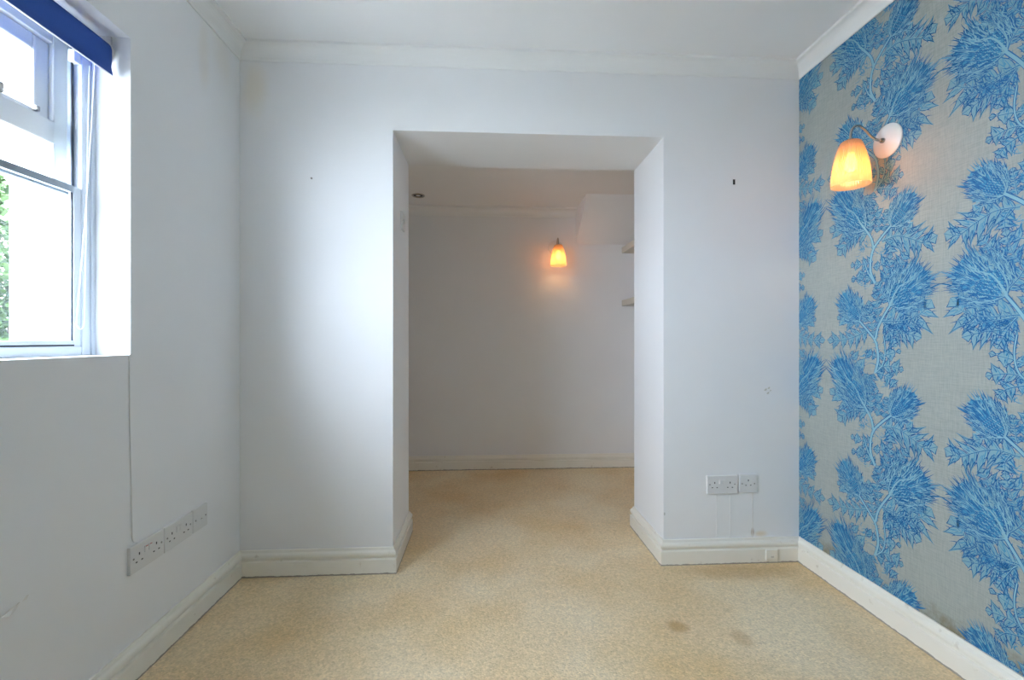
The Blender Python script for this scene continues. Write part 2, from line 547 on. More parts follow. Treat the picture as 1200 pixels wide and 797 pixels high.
# sloping soffit in the alcove corner (underside of a stair)
SX, SY, SZ = 0.7395, 3.291, 1.83
s_ = MB()
s_.add([(SX, AY + .01, SZ), (SX, AY + .01, AZ + .01), (SX, SY, AZ + .01), (AX1 + .01, AY + .01, SZ), (AX1 + .01, AY + .01, AZ + .01), (AX1 + .01, SY, AZ + .01)],
       [(0, 1, 2), (3, 5, 4), (0, 2, 5, 3), (0, 3, 4, 1), (1, 4, 5, 2)])
struct(s_, 'ceiling_soffit', M['ceiling'], 'sloping white soffit in the corner above the wall shelves')


def sweep(path, prof, i0, i1, side=1):
    """Mitred extrusion of prof [(offset, z)] along path segments i0..i1 (room on the right of travel)."""
    n = len(path)
    mb = MB(); vs = []
    for i in range(i0, i1 + 1):
        p = Vector(path[i])
        ns = []
        if i > 0:
            d = (p - Vector(path[i - 1])).normalized(); ns.append(Vector((d.y, -d.x)))
        if i < n - 1:
            d = (Vector(path[i + 1]) - p).normalized(); ns.append(Vector((d.y, -d.x)))
        m = ns[0] if len(ns) == 1 else (ns[0] + ns[1]) / (1 + ns[0].dot(ns[1]))
        for (o, z) in prof:
            q = p + m * o
            vs.append((q.x, q.y, z))
    k = len(prof); fs = []
    for i in range(i1 - i0):
        for j in range(k):
            j2 = (j + 1) % k
            fs.append((i * k + j, i * k + j2, (i + 1) * k + j2, (i + 1) * k + j))
    fs.append(tuple(range(k))); fs.append(tuple(reversed(range((i1 - i0) * k, (i1 - i0 + 1) * k))))
    mb.add(vs, fs)
    return mb


BASE = [(-.004, -.004), (.019, -.004), (.019, .064), (.0175, .067), (.0095, .070), (.0095, .0745), (.0160, .078), (.0182, .0845),
        (.0182, .091), (.0165, .097), (.0125, .1015), (.0095, .104), (.008, .110), (.0065, .115), (-.004, .115)]
PATH = [(XL, YR), (XL, YB), (OX0, YB), (OX0, YI), (AX0, YI), (AX0, AY), (AX1, AY), (AX1, YI), (OX1, YI), (OX1, YB), (XR, YB), (XR, YR)]
for i, (nm, lb) in enumerate((
        ('left', 'white moulded baseboard under the window wall'),
        ('back_left', 'white moulded baseboard between window wall and opening'),
        ('jamb_left', 'white moulded baseboard inside the opening below the light switch'),
        ('alcove_front_left', None), ('alcove_left', None),
        ('alcove_back', 'white moulded baseboard along the far wall'),
        ('alcove_right', None), ('alcove_front_right', None),
        ('jamb_right', 'white moulded baseboard inside the opening beside the wall sockets'),
        ('back_right', 'white moulded baseboard below the wall sockets'),
        ('right', 'white moulded baseboard under the thistle wallpaper'))):
    struct(sweep(PATH, BASE, i, i + 1), 'baseboard_' + nm, M['trim'], lb)

CZ = 2.291
COVE = [(-.004, CZ)] + [(.004, CZ)] + [(.006 + .040 * (1 - math.cos(t)), CZ + .004 + .050 * math.sin(t)) for t in
                                       [math.pi / 2 * k / 7 for k in range(8)]] + \
       [(.052, ZC - .011), (.052, ZC + .004), (-.004, ZC + .004)]
CP = [(XL, YR), (XL, YB), (XR, YB), (XR, YR)]
for i, lb in enumerate(('white coving above the window wall', 'white coving above the opening', 'white coving above the thistle wallpaper')):
    struct(sweep(CP, COVE, i, i + 1), 'trim_%d' % (i + 1), M['coving'], lb)
AC = [(o * 1.0, AZ - .072 + (z - CZ) * 1.04) for (o, z) in COVE[:-2]] + [(.052, AZ + .004), (-.004, AZ + .004)]
struct(sweep([(AX0, AY), (SX + .004, AY)], AC, 0, 1), 'trim_4', M['coving'], 'white coving at the top of the far wall')

# ---------------------------------------------------------------- side window
win = empty('window_1', (XO, (WY0 + WY1) / 2, WZ0), 0, 'white framed window with secondary glazing behind a blue blind', None, None, 'structure')
WO = Vector(win.location)


def wpart(mb, name, mat, parent=None, label=None):
    par = parent or win
    o = mb.build(name, mat)
    o.parent = par
    if par is win:
        o.matrix_parent_inverse = Matrix.Translation(-WO)
    if label: o['label'] = label
    return o


def ring(x0, x1, y0, y1, z0, z1, wy, wt, wb, bevel=0.003, mb=None):
    mb = mb or MB()
    mb.box(x0, x1, y0, y0 + wy, z0, z1, bevel=bevel)
    mb.box(x0, x1, y1 - wy, y1, z0, z1, bevel=bevel)
    mb.box(x0, x1, y0 + wy, y1 - wy, z1 - wt, z1, bevel=bevel)
    mb.box(x0, x1, y0 + wy, y1 - wy, z0, z0 + wb, bevel=bevel)
    return mb


# outer cream window: frame, transom, fanlight casement above, fixed pane below
OXa, OXb = -1.36, -1.265
fr = ring(OXa, OXb, WY0, WY1, WZ0 - .004, WZ1, 0.057, 0.062, 0.046)
wpart(fr, 'outer_frame', M['upvc'])
wpart(MB().box(OXa, OXb + .004, WY0 + .057, WY1 - .057, 1.622, 1.690, bevel=.004), 'transom', M['upvc'])
cas = wpart(ring(OXa + .01, OXb - .012, WY0 + .057, WY1 - .057, 1.690, WZ1 - .062, 0.046, 0.047, 0.018, bevel=.006), 'fanlight_casement', M['upvc'])
wpart(MB().box(-1.314, -1.310, WY0 + .10, WY1 - .10, 1.704, WZ1 - .105), 'pane', M['glass'], cas)
st = MB()
st.box(-1.277, -1.262, 1.15, 1.27, 1.700, 1.708, bevel=.002); st.box(-1.277, -1.255, 1.235, 1.262, 1.700, 1.722, bevel=.003)
st.box(-1.277, -1.262, 1.355, 1.366, 1.698, 1.712, bevel=.002)
wpart(st, 'casement_stay', M['screw'], cas)
wpart(MB().box(-1.314, -1.310, WY0 + .05, WY1 - .05, WZ0 + .038, 1.628), 'pane', M['glass'])
# secondary glazing
SXa, SXb = -1.238, -1.200
wpart(ring(SXa, SXb, WY0, WY1, WZ0 - .002, WZ1, 0.040, 0.036, 0.030, bevel=.003), 'secondary_frame', M['alu'])
wpart(MB().box(SXb - .001, SXb + .006, WY1 - .012, WY1 + .002, WZ0, WZ1, bevel=.002), 'cover_bead', M['alu'])
up = wpart(ring(-1.236, -1.222, WY0 + .036, WY1 - .036, 1.476, WZ1 - .034, 0.012, 0.012, 0.020, bevel=.002), 'upper_panel', M['alu_grey'])
wpart(MB().box(-1.231, -1.228, WY0 + .046, WY1 - .046, 1.494, WZ1 - .044), 'pane', M['glass'], up)
wpart(MB().box(-1.222, -1.2185, WY1 - .0525, WY1 - .0475, 1.497, WZ1 - .036), 'gasket', M['gasket'], up)
lo = wpart(ring(-1.220, -1.204, WY0 + .036, WY1 - .036, WZ0 + .028, 1.500, 0.026, 0.018, 0.016, bevel=.002), 'lower_panel', M['alu'])
wpart(MB().box(-1.214, -1.211, WY0 + .058, WY1 - .058, WZ0 + .040, 1.486), 'pane', M['glass'], lo)
wpart(MB().box(-1.2055, -1.2030, WY0 + .066, WY1 - .066, 1.481, 1.5005), 'meeting_rail', M['alu_grey'], lo)
gk = MB()
gk.box(-1.2105, -1.2075, WY1 - .0655, WY1 - .061, WZ0 + .044, 1.482)
gk.box(-1.2105, -1.2075, WY0 + .061, WY0 + .0655, WZ0 + .044, 1.482)
gk.box(-1.2105, -1.2030, WY0 + .062, WY1 - .062, WZ0 + .0275, WZ0 + .0325)
wpart(gk, 'gasket', M['gasket'], lo)
wpart(MB().box(-1.224, -1.204, WY1 - .060, WY1 - .038, 1.868, 1.905, bevel=.003), 'panel_latch', M['upvc'])

# ---------------------------------------------------------------- outside the window
g = MB().box(-14, XO, -8, 14, -0.45, -0.35)
g.box(XO, 8, -10, YR - .25, -0.45, -0.35)
tag(g.build('garden_paving', M['paving']), None, None, None, 'structure')
bl = empty('house_wing', (-2.3, 5.2, -.35), 0, 'white rendered house wing outside the window', 'building')
MB().box(-.91, .90, -1.94, 2.2, 0, 3.1).build('wall', M['render'], bl)
MB().box(-.97, .90, -2.00, 2.26, 3.1, 3.22, bevel=.02).build('parapet_coping', M['render'], bl)

random.seed(5)
sh = empty('garden_shrub', (-4.75, 4.55, -.35), 0, 'leafy green shrub beside the white wall outside the window', 'shrub')
stm = MB()
for k in range(7):
    a = k * 0.9
    stm.tube([(0.03 * math.cos(a), .03 * math.sin(a), 0), (.14 * math.cos(a), .14 * math.sin(a), .8), (.34 * math.cos(a), .34 * math.sin(a), 1.9)], [.025, .018, .008], 6)
stm.build('stem', M['bark'], sh)
lv = MB()
for k in range(9000):
    z = random.uniform(.15, 3.0)
    rr = (.55 + .22 * math.sin(z * 3.1)) * math.sqrt(random.random()) * (1 if z < 2.3 else max(.15, (3.1 - z) / .8))
    a = random.uniform(0, 6.283)
    c = Vector((rr * math.cos(a), rr * math.sin(a), z))
    d = Vector((random.gauss(0, 1), random.gauss(0, 1), random.gauss(.1, .6))).normalized()
    e = d.cross(Vector((random.random() - .5, random.random() - .5, 1))).normalized()
    l = random.uniform(.07, .14); ww = l * .28
    lv.add([c, c + d * l * .5 + e * ww, c + d * l, c + d * l * .5 - e * ww], [(0, 1, 2, 3)])
tag(lv.build('foliage', M['leaf'], sh, fix=False), None, None, None, 'stuff')


# ---------------------------------------------------------------- roller blind
BX, BZ, BR = -1.163, 1.932, 0.026
BY0, BY1 = WY0 + .02, 1.452
bd = empty('roller_blind', (BX, (BY0 + BY1) / 2, BZ), 0, 'navy blue roller blind rolled up at the top of the window', 'blind')
hy = (BY1 - BY0) / 2
fb = MB()
prof = [(BR * math.cos(t), BR * math.sin(t)) for t in [math.radians(a) for a in range(-40, 361 - 40, 12)]]
# closed roll
ring_n = 36
vs = []; fs = []
for y in (-hy, hy):
    for k in range(ring_n):
        t = 2 * math.pi * k / ring_n
        vs.append((BR * math.cos(t), y, BR * math.sin(t)))
for k in range(ring_n):
    k2 = (k + 1) % ring_n
    fs.append((k, k2, ring_n + k2, ring_n + k))
fs.append(tuple(range(ring_n))); fs.append(tuple(reversed(range(ring_n, 2 * ring_n))))
fb.add(vs, fs, 0, True)
roll = fb.build('fabric_roll', M['fabric'], bd)
# the hanging flap leaves the roll at the room side and curls slightly at the hem
fl = MB()
cur = [(BR * math.cos(.35), BR * math.sin(.35)), (BR + .001, 0), (BR + .0015, -.02), (BR + .0005, -.04), (BR - .001, -.052), (BR + .001, -.062), (BR + .003, -.072), (BR + .004, -.078)]
n = len(cur); vs = []
for y in (-hy, hy):
    for (x, z) in cur: vs.append((x, y, z))
    for (x, z) in reversed(cur): vs.append((x - .0016, y, z))
m2 = 2 * n; fs = []
for k in range(m2):
    k2 = (k + 1) % m2
    fs.append((k, k2, m2 + k2, m2 + k))
for b in (0, m2):
    for k in range(n - 1):
        fs.append((b + k, b + k + 1, b + m2 - 2 - k, b + m2 - 1 - k))
fl.add(vs, fs, 0, True)
flap = fl.build('fabric_flap', M['fabric'], bd)
MB().box(BR + .0008, BR + .0045, -hy + .004, hy - .004, -.0798, -.0772, bevel=.0006).build('hem_bar', M['plastic'], flap)
for sy in (1, -1):
    br = MB()
    Rm = Matrix.Translation((0, sy * (hy + .001), 0)) @ Matrix.Rotation(math.radians(-90 * sy), 4, 'X')
    br.lathe([(0.0, 0), (.028, 0), (.029, .004), (.028, .009), (.012, .011), (0, .011)], 28, Rm)
    br.box(-.03, .018, min(sy * (hy + .007), sy * (hy + .0125)), max(sy * (hy + .007), sy * (hy + .0125)), -.03, .047)
    br.build('end_bracket', M['plastic'], bd)
# bead chain: a loop of two strands, its lower end hooked beside the frame
loop = []
top1 = Vector((.010, hy - .040, -.062)); bot1 = Vector((-.024, hy - .060, -.83))
top2 = Vector((-.020, hy - .022, -.062)); bot2 = Vector((-.028, hy - .030, -.83))
for k in range(41): loop.append(top1.lerp(bot1, k / 40) + Vector((0.004 * math.sin(k / 40 * math.pi), 0, 0)))
for k in range(1, 12):
    t = math.pi * k / 12
    c = (bot1 + bot2) / 2; h = (bot2 - bot1) / 2
    loop.append(c - h * math.cos(t) + Vector((0, 0, -.020 * math.sin(t))))
for k in range(41): loop.append(bot2.lerp(top2, k / 40))
ch = MB()
ch.tube([Vector(p) for p in loop], .0007, 5)
acc = 0.0; last = loop[0]
for i in range(1, len(loop)):
    a, b = loop[i - 1], loop[i]; L_ = (b - a).length
    t = 0.0
    while acc + (L_ - t) >= .006:
        t += .006 - acc; acc = 0.0
        ch.lathe([(0, -.0021), (.0017, -.0011), (.0021, 0), (.0017, .0011), (0, .0021)], 7, Matrix.Translation(a.lerp(b, t / L_)))
    acc += L_ - t
ch.build('bead_chain', M['chain'], bd, fix=False)


# ---------------------------------------------------------------- wall lamps
def curve_pts(ctrl, n=6):
    out = []
    P = [ctrl[0]] + list(ctrl) + [ctrl[-1]]
    P = [Vector(p) for p in P]
    for i in range(1, len(P) - 2):
        for k in range(n):
            t = k / n
            a, b, c, d = P[i - 1], P[i], P[i + 1], P[i + 2]
            out.append(0.5 * ((2 * b) + (c - a) * t + (2 * a - 5 * b + 4 * c - d) * t * t + (3 * b - a - 3 * c + d) * t ** 3))
    out.append(P[-2])
    return out


def wall_lamp(loc, rz, label, watts):
    """Local -Y points out of the wall."""
    r = empty('wall_lamp', loc, rz, label, 'lamp', 'glass wall lamps')
    Rm = Matrix.Rotation(math.radians(90), 4, 'X')     # local z -> -y
    bp = MB()
    bp.lathe([(0, -.002), (.058, -.002), (.061, .001), (.061, .005), (.057, .009), (.046, .014), (.030, .018), (.012, .020), (0, .020)], 48, Rm)
    bp.build('backplate', M['enamel'], r)
    ar = MB()
    ar.lathe([(0, .018), (.0095, .018), (.0095, .026), (.007, .030), (0, .030)], 20, Rm)
    ar.tube(curve_pts([(0, -.024, 0), (0, -.045, .003), (0, -.068, .016), (0, -.092, .040), (0, -.114, .052), (0, -.134, .046), (0, -.145, .026), (0, -.146, -.004)], 6), .0048, 12)
    ar.build('arm', M['chrome'], r)
    gl = MB()
    T = Matrix.Translation((0, -.146, 0))
    gl.lathe([(0, .004), (.008, .004), (.010, -.001), (.022, -.004), (.024, -.008), (.024, -.013), (0, -.013)], 28, T)
    gl.lathe([(0, -.013), (.014, -.013), (.014, -.050), (.012, -.052), (0, -.052)], 20, T)
    gl.build('lamp_holder', M['chrome'], r)
    S = [(.026, -.006), (.031, -.010), (.038, -.025), (.0455, -.050), (.0525, -.080), (.0575, -.110), (.0605, -.138), (.062, -.150), (.0622, -.170)]
    NR = 44
    seg = NR * 4

    def ribs(r_, h, t):
        a = .0011 if h > -.149 else .0002
        return r_ + a * math.cos(NR * t)
    sd = MB()
    prof = S + [(q - .0024, h) for (q, h) in reversed(S)]
    prof = [(a, b) for (a, b) in prof] + [prof[0]]
    sd.lathe(prof, seg, T, rfun=ribs)
    sd.build('lamp_shade', M['shade'], r, fix=False)
    bb = MB()
    bb.lathe([(0, -.052), (.010, -.054), (.012, -.062), (.017, -.076), (.0205, -.090), (.019, -.104), (.012, -.115), (0, -.119)], 24, T)
    bb.build('bulb', M['bulb'], r)
    l = bpy.data.lights.new('lamp_light', 'POINT')
    l.energy = watts; l.color = (1.0, 0.48, 0.15); l.shadow_soft_size = .018
    lo_ = bpy.data.objects.new('lamp_light', l); COL.objects.link(lo_)
    lo_.parent = r; lo_.location = (0, -.146, -.128)
    return r


wall_lamp((XR, 1.606, 1.79), math.radians(-90), 'lit ribbed glass wall lamp on the thistle wallpaper', 0.19)
wall_lamp((0.57, AY, 1.805), 0.0, 'lit ribbed glass wall lamp on the far white wall', 0.25)


# ---------------------------------------------------------------- sockets and switches
def socket_plate(loc, rz, label, kind, group=None):
    """Local: plate in the XZ plane, -Y out of the wall; origin at plate centre on the wall."""
    nm = {'double': 'double_socket', 'single': 'single_socket', 'blank': 'aerial_socket'}[kind]
    r = empty(nm, loc, rz, label, 'socket', group)
    w = .146 if kind == 'double' else .086
    MB().box(-w / 2, w / 2, -.0095, .001, -.043, .043, bevel=.0022).build('faceplate', M['plastic'], r)

    def pins(cx, cz):
        for (dx, dz, a, b) in ((0, .013, .004, .008), (-.0115, -.0095, .0066, .0036), (.0115, -.0095, .0066, .0036)):
            MB().box(cx + dx - a / 2, cx + dx + a / 2, -.0101, -.006, cz + dz - b / 2, cz + dz + b / 2).build('pin_slot', M['dark'], r)

    def screw(cx, cz):
        MB().lathe([(0, .0), (.0032, 0), (.0032, .0042), (.0022, .005), (0, .005)], 12,
                   Matrix.Translation((cx, -.0062, cz)) @ Matrix.Rotation(math.radians(90), 4, 'X')).build('screw', M['screw'], r)
    if kind == 'double':
        for cx in (-.037, .037): pins(cx, -.003)
        for cx in (-.0085, .0085):
            s = MB().box(cx - .0075, cx + .0075, -.0125, -.008, .004, .024, bevel=.0012).build('rocker_switch', M['plastic'], r)
            MB().box(cx - .005, cx + .005, -.0129, -.012, .0205, .0225).build('switch_mark', M['red'] if label.startswith('white double wall socket, nearer') else M['plastic'], s)
        screw(-.0603, 0.002); screw(.0603, 0.002)
    elif kind == 'single':
        pins(0, .002); screw(-.0301, 0.0); screw(.0301, 0.0)
    else:
        MB().lathe([(0, 0), (.0055, 0), (.0055, .004), (.003, .004), (.003, .0015), (0, .0015)], 16,
                   Matrix.Translation((.004, -.0085, -.004)) @ Matrix.Rotation(math.radians(90), 4, 'X')).build('aerial_port', M['plastic_edge'], r)
        MB().lathe([(0, 0), (.002, 0), (.002, .003), (0, .003)], 10,
                   Matrix.Translation((.004, -.0085, -.004)) @ Matrix.Rotation(math.radians(90), 4, 'X')).build('pin', M['dark'], r)
        screw(-.0301, 0.0); screw(.0301, 0.0)
    return r


R90 = math.radians(90)
socket_plate((XL, 1.525, .372), R90, 'white double wall socket, nearer the painted cable on the window wall', 'double', 'sockets on the window wall')
socket_plate((XL, 1.6735, .372), R90, 'white double wall socket between another double and the aerial plate', 'double', 'sockets on the window wall')
socket_plate((XL, 1.795, .374), R90, 'square white aerial plate at the end of the window wall sockets', 'blank', 'sockets on the window wall')
socket_plate((1.110, YB, .369), 0, 'white double wall socket right beside the opening, below bare wall', 'double', 'sockets beside the opening')
socket_plate((1.236, YB, .3725), 0, 'square white single wall socket next to the thistle wallpaper', 'single', 'sockets beside the opening')

ph = empty('telephone_socket', (1.342, YB - .019, .040), 0, 'small painted-over cream socket on the baseboard', 'socket')
MB().box(-.029, .029, -.007, .002, -.025, .025, bevel=.003).build('faceplate', M['trim'], ph)
MB().box(-.006, .008, -.0078, -.006, -.012, -.004).build('port', M['shelf'], ph)

sw = empty('light_switch', (OX0, 2.306, 1.642), R90, 'white light switch inside the opening', 'switch')
MB().box(-.043, .043, -.010, .001, -.043, .043, bevel=.0022).build('faceplate', M['plastic'], sw)
MB().box(-.006, .006, -.0150, -.008, -.012, .012, bevel=.0015).build('rocker_switch', M['plastic'], sw)
for cx in (-.0301, .0301):
    MB().lathe([(0, 0), (.0032, 0), (.0032, .004), (0, .0048)], 12,
               Matrix.Translation((cx, -.0065, 0)) @ Matrix.Rotation(R90, 4, 'X')).build('screw', M['screw'], sw)

# cables
c = MB().tube(curve_pts([(XL + .0015, 1.4585, WZ0 + .002), (XL + .0015, 1.461, .80), (XL + .0015, 1.466, .60), (XL + .0015, 1.470, .46), (XL + .0015, 1.474, .428), (XL + .002, 1.487, .417), (XL + .004, 1.497, .413)], 6), .0024, 8)
tag(c.build('aerial_cable', M['cable']), 'thin white painted cable from the window sill to the sockets', 'cable')
for (x, z0, lb) in ((1.088, .327, 'thin painted cable under the double socket, nearer the opening'),
                    (1.152, .327, 'thin painted cable under the double socket, nearer the single socket'),
                    (1.262, .331, 'thin painted cable with a brown stain under the single socket')):
    c = MB().tube([(x, YB + .0002, z0), (x + .0006, YB + .0002, (z0 + .11) / 2), (x, YB + .0002, .113)], .0016, 8)
    tag(c.build('wall_cable', M['cable'] if x < 1.2 else M['plastic_edge']), lb, 'cable', 'cables under the sockets')

# old fixings
pg = MB(); pg.box(1.166, 1.176, YB - .003, YB + .002, 1.785, 1.809, bevel=.001)
tag(pg.build('wall_plug', M['dark']), 'small black wall plug in the white wall near the wallpaper', 'wall plug')
sc = MB(); sc.lathe([(0, 0), (.0045, 0), (.0045, .003), (.002, .005), (0, .005)], 12, Matrix.Translation((-.780, YB + .001, 1.775)) @ Matrix.Rotation(R90, 4, 'X'))
tag(sc.build('screw', M['screw']), 'small grey screw in the white wall beside the window', 'screw')


def flake(parent, name, centre, axis, pts, mat, t=.003):
    """A curled chip of paint: polygon (a, z) on a wall, edges lifted."""
    vs = []
    for (a, z, d) in pts:
        vs.append((centre[0] + (d if axis == 'y' else a), centre[1] + (a if axis == 'y' else -d), centre[2] + z))
    n = len(vs)
    m = MB(); c = (sum(v[0] for v in vs) / n, sum(v[1] for v in vs) / n, sum(v[2] for v in vs) / n)
    m.add(vs + [c], [(i, (i + 1) % n, n) for i in range(n)])
    o = m.build(name, mat, parent)
    return o


flake(wall_left, 'paint_chip', (XL, 1.110, .430), 'y', [(-.022, -.006, .001), (-.008, .006, .007), (.012, .010, .008), (.020, .006, .003), (.008, -.004, .006), (-.010, -.010, .009)], M['enamel'])
flake(wall_left, 'paint_chip', (XL, 1.142, .437), 'y', [(-.006, -.004, .001), (.0, .008, .005), (.008, .006, .004), (.004, -.004, .002)], M['enamel'])
flake(wall_left, 'paint_chip', (XL, 1.045, .300), 'y', [(-.018, -.006, .001), (-.004, .003, .006), (.020, .008, .004), (.004, -.003, .001)], M['screw'])
for (dx, dz, s) in ((-.010, .004, 1), (.006, .012, .8), (.002, -.012, .9), (.014, .0, .6)):
    flake(wall_back, 'paint_chip', (1.335 + dx, YB, .81 + dz), 'x', [(-.008 * s, -.003 * s, .001), (0, .007 * s, .004), (.007 * s, .004 * s, .003), (.001, -.006 * s, .001)], M['shelf'])

# ---------------------------------------------------------------- alcove: shelves and downlight
for (z, lb) in ((1.766, 'upper cream wall shelf just below the sloping soffit'), (1.330, 'lower cream wall shelf in the alcove corner')):
    s = empty('wall_shelf', ((1.122 + AX1) / 2, 3.30, z), 0, lb, 'shelf', 'shelves in the alcove')
    hw = (AX1 - 1.122) / 2
    MB().box(-hw, hw + .003, -.42, AY - 3.30 + .002, 0.0, .048, bevel=.002).build('board', M['shelf'], s)
    MB().box(hw - .018, hw + .003, -.40, AY - 3.30, -.035, 0.0).build('batten', M['shelf'], s)

dl = empty('downlight', (-.502, 3.415, AZ), 0, 'small round recessed downlight in the lower ceiling', 'light')
MB().lathe([(.030, .004), (.048, .004), (.048, -.003), (.044, -.006), (.036, -.004), (.030, .004)], 36).build('bezel', M['chrome'], dl, fix=False)
MB().lathe([(0, -.0015), (.033, -.0015), (.033, .003), (0, .003)], 24).build('lens', M['dark'], dl)
MB().lathe([(0, -.004), (.014, -.0035), (.018, -.001), (0, .002)], 20).build('lamp_cap', M['plastic'], dl)

# ---------------------------------------------------------------- wallpaper print
def wall_pt(px, py):
    """photo pixel -> (y along the papered wall, height)."""
    u = (px - 600) / F_PX; v = (398.5 - py) / F_PX
    dx = u * math.cos(YAW) + math.sin(YAW); dy = -u * math.sin(YAW) + math.cos(YAW)
    t = XR / dx
    return dy * t, EYE + v * t


COL_Y0, COL_W, REP = 1.913, 0.503, 0.700


def crop(oy):
    def f(cx, cy_):
        y, z = wall_pt(960 + cx * .17564, oy + cy_ * .17564)
        return Vector((COL_Y0 - y, z))      # a: 0 at one edge of the drop, COL_W at the other
    return f


C1, C2, C3 = crop(215), crop(320), crop(420)
random.seed(11)
RND = random


class Print:
    def __init__(s):
        s.polys = []       # (layer, lift step, [points])
        s.k = 0

    def ribbon(s, pts, w, layer):
        """w: function of t -> half width"""
        n = len(pts)
        s.k += 1
        L_, R_ = [], []
        for i, p in enumerate(pts):
            d = pts[min(i + 1, n - 1)] - pts[max(i - 1, 0)]
            if d.length < 1e-7: d = Vector((1, 0))
            d = d.normalized(); nrm = Vector((-d.y, d.x))
            h = w(i / (n - 1))
            L_.append(p + nrm * h); R_.append(p - nrm * h)
        for i in range(n - 1):
            s.polys.append((layer, s.k % 61, [L_[i], R_[i], R_[i + 1], L_[i + 1]]))

    def stroke(s, a, b, bend, w, layer, n=4, taper=1):
        d = b - a; nrm = Vector((-d.y, d.x))
        m = (a + b) / 2 + nrm * bend
        pts = []
        for k in range(n + 1):
            t = k / n
            pts.append(a * (1 - t) ** 2 + m * 2 * t * (1 - t) + b * t * t)
        if taper == 1:
            s.ribbon(pts, lambda t: w * (1 - .92 * t), layer)
        else:
            s.ribbon(pts, lambda t: w * (.25 + .75 * math.sin(math.pi * (t * .9 + .05))), layer)

    def fan(s, c, pts, layer):
        n = len(pts)
        s.k += 1
        for i in range(n):
            s.polys.append((layer, s.k % 61, [c, pts[i], pts[(i + 1) % n]]))


def spline2(ctrl, n=7):
    return [Vector((p.x, p.y)) for p in curve_pts([(q.x, q.y, 0) for q in ctrl], n)]


def stem(P, ctrl, w):
    pts = spline2(ctrl)
    P.ribbon(pts, lambda t: w * (1.0 - .25 * t), 3)
    for sgn in (-1, 1):
        off = []
        for i, p in enumerate(pts):
            d = (pts[min(i + 1, len(pts) - 1)] - pts[max(i - 1, 0)]).normalized()
            off.append(p + Vector((-d.y, d.x)) * sgn * w * .95)
        P.ribbon(off, lambda t: .0013 + .0004 * math.sin(9 * t), 2)
    # thin mid-blue line printed along the stem
    off = []
    for i, p in enumerate(pts):
        d = (pts[min(i + 1, len(pts) - 1)] - pts[max(i - 1, 0)]).normalized()
        off.append(p + Vector((-d.y, d.x)) * w * .35)
    P.ribbon(off, lambda t: .0006, 1)
    # small prickles
    for i in range(2, len(pts) - 2, 2):
        d = (pts[i + 1] - pts[i - 1]).normalized(); sgn = RND.choice((-1, 1))
        a = pts[i] + Vector((-d.y, d.x)) * sgn * w
        P.stroke(a, a + Vector((-d.y, d.x)) * sgn * RND.uniform(.006, .014) + d * .006, RND.uniform(-.2, .2), .0014, 1, 3)


def leaf(P, ctrl, width, lobes, fill=0, tone=2):
    """Lobed spiny leaf along the midrib ctrl (base -> tip)."""
    pts = spline2(ctrl, 10)
    n = len(pts)

    def at(t):
        f = max(0, min(.999, t)) * (n - 1); i = int(f)
        return pts[i].lerp(pts[i + 1], f - i)

    def nd(t):
        d = at(t + .03) - at(t - .03)
        d = d.normalized() if d.length > 1e-7 else Vector((1, 0))
        return d, Vector((-d.y, d.x))
    # tip blade
    d, nn = nd(.97)
    t0 = at(.80); tip = pts[-1]
    mid = at(.9)
    l = mid + nn * width * .22; r_ = mid - nn * width * .22
    P.fan(mid, [t0, l, tip, r_], fill)
    for q in (l, r_):
        P.stroke(t0, q, .1, .0013, tone, 3, 2); P.stroke(q, tip, .08, .0013, tone, 3, 1)
    for side in (-1, 1):
        for k in range(lobes):
            ta = .06 + .80 * k / lobes
            tb = ta + .80 / lobes * .80
            w_ = width * (1.0 - .75 * ((ta - .25) / .75) ** 2 if ta > .25 else .75 + ta) * RND.uniform(.75, 1.2) * .62
            d, nn = nd((ta + tb) / 2)
            a = at(ta); b = at(tb)
            tp = at(ta + .07) + nn * side * w_ * 1.12 + d * w_ * RND.uniform(.4, .85)
            m1 = (a * .55 + tp * .45) + d * (-w_ * .10)
            m2 = (b * .58 + tp * .42) + d * (w_ * .06)
            P.fan((a + b + tp) / 3, [a, m1, tp, m2, b], fill)
            P.stroke(a, m1, .12 * side, .0012, tone, 3, 2); P.stroke(m1, tp, -.15 * side, .0014, tone, 3, 1)
            P.stroke(b, m2, -.1 * side, .0012, tone, 3, 2); P.stroke(m2, tp, .15 * side, .0013, tone, 3, 1)
            P.stroke(at((ta + tb) / 2 - .03), tp, .06 * side, .0011, 1, 3, 1)
            for q in (m1, m2):
                sp = q + (q - (a + b) / 2).normalized() * w_ * .28 + d * w_ * .08
                P.stroke(q, sp, .1, .0014, tone, 3, 1)
            for h in range(5):
                s0 = (a + b) / 2; e = s0.lerp(tp, RND.uniform(.35, .85)) + d * RND.uniform(-.2, .2) * w_
                P.stroke(s0.lerp(e, .35), e, RND.uniform(-.2, .2), .0009, RND.choice((1, 1, tone)), 2, 1)
    P.ribbon(pts, lambda t: width * .085 * (1 - .8 * t), fill)
    P.ribbon(pts, lambda t: .0019 * (1 - .7 * t), tone)
    P.ribbon([p + Vector((.0004, .0009)) for p in pts], lambda t: .0009 * (1 - .8 * t), 3)


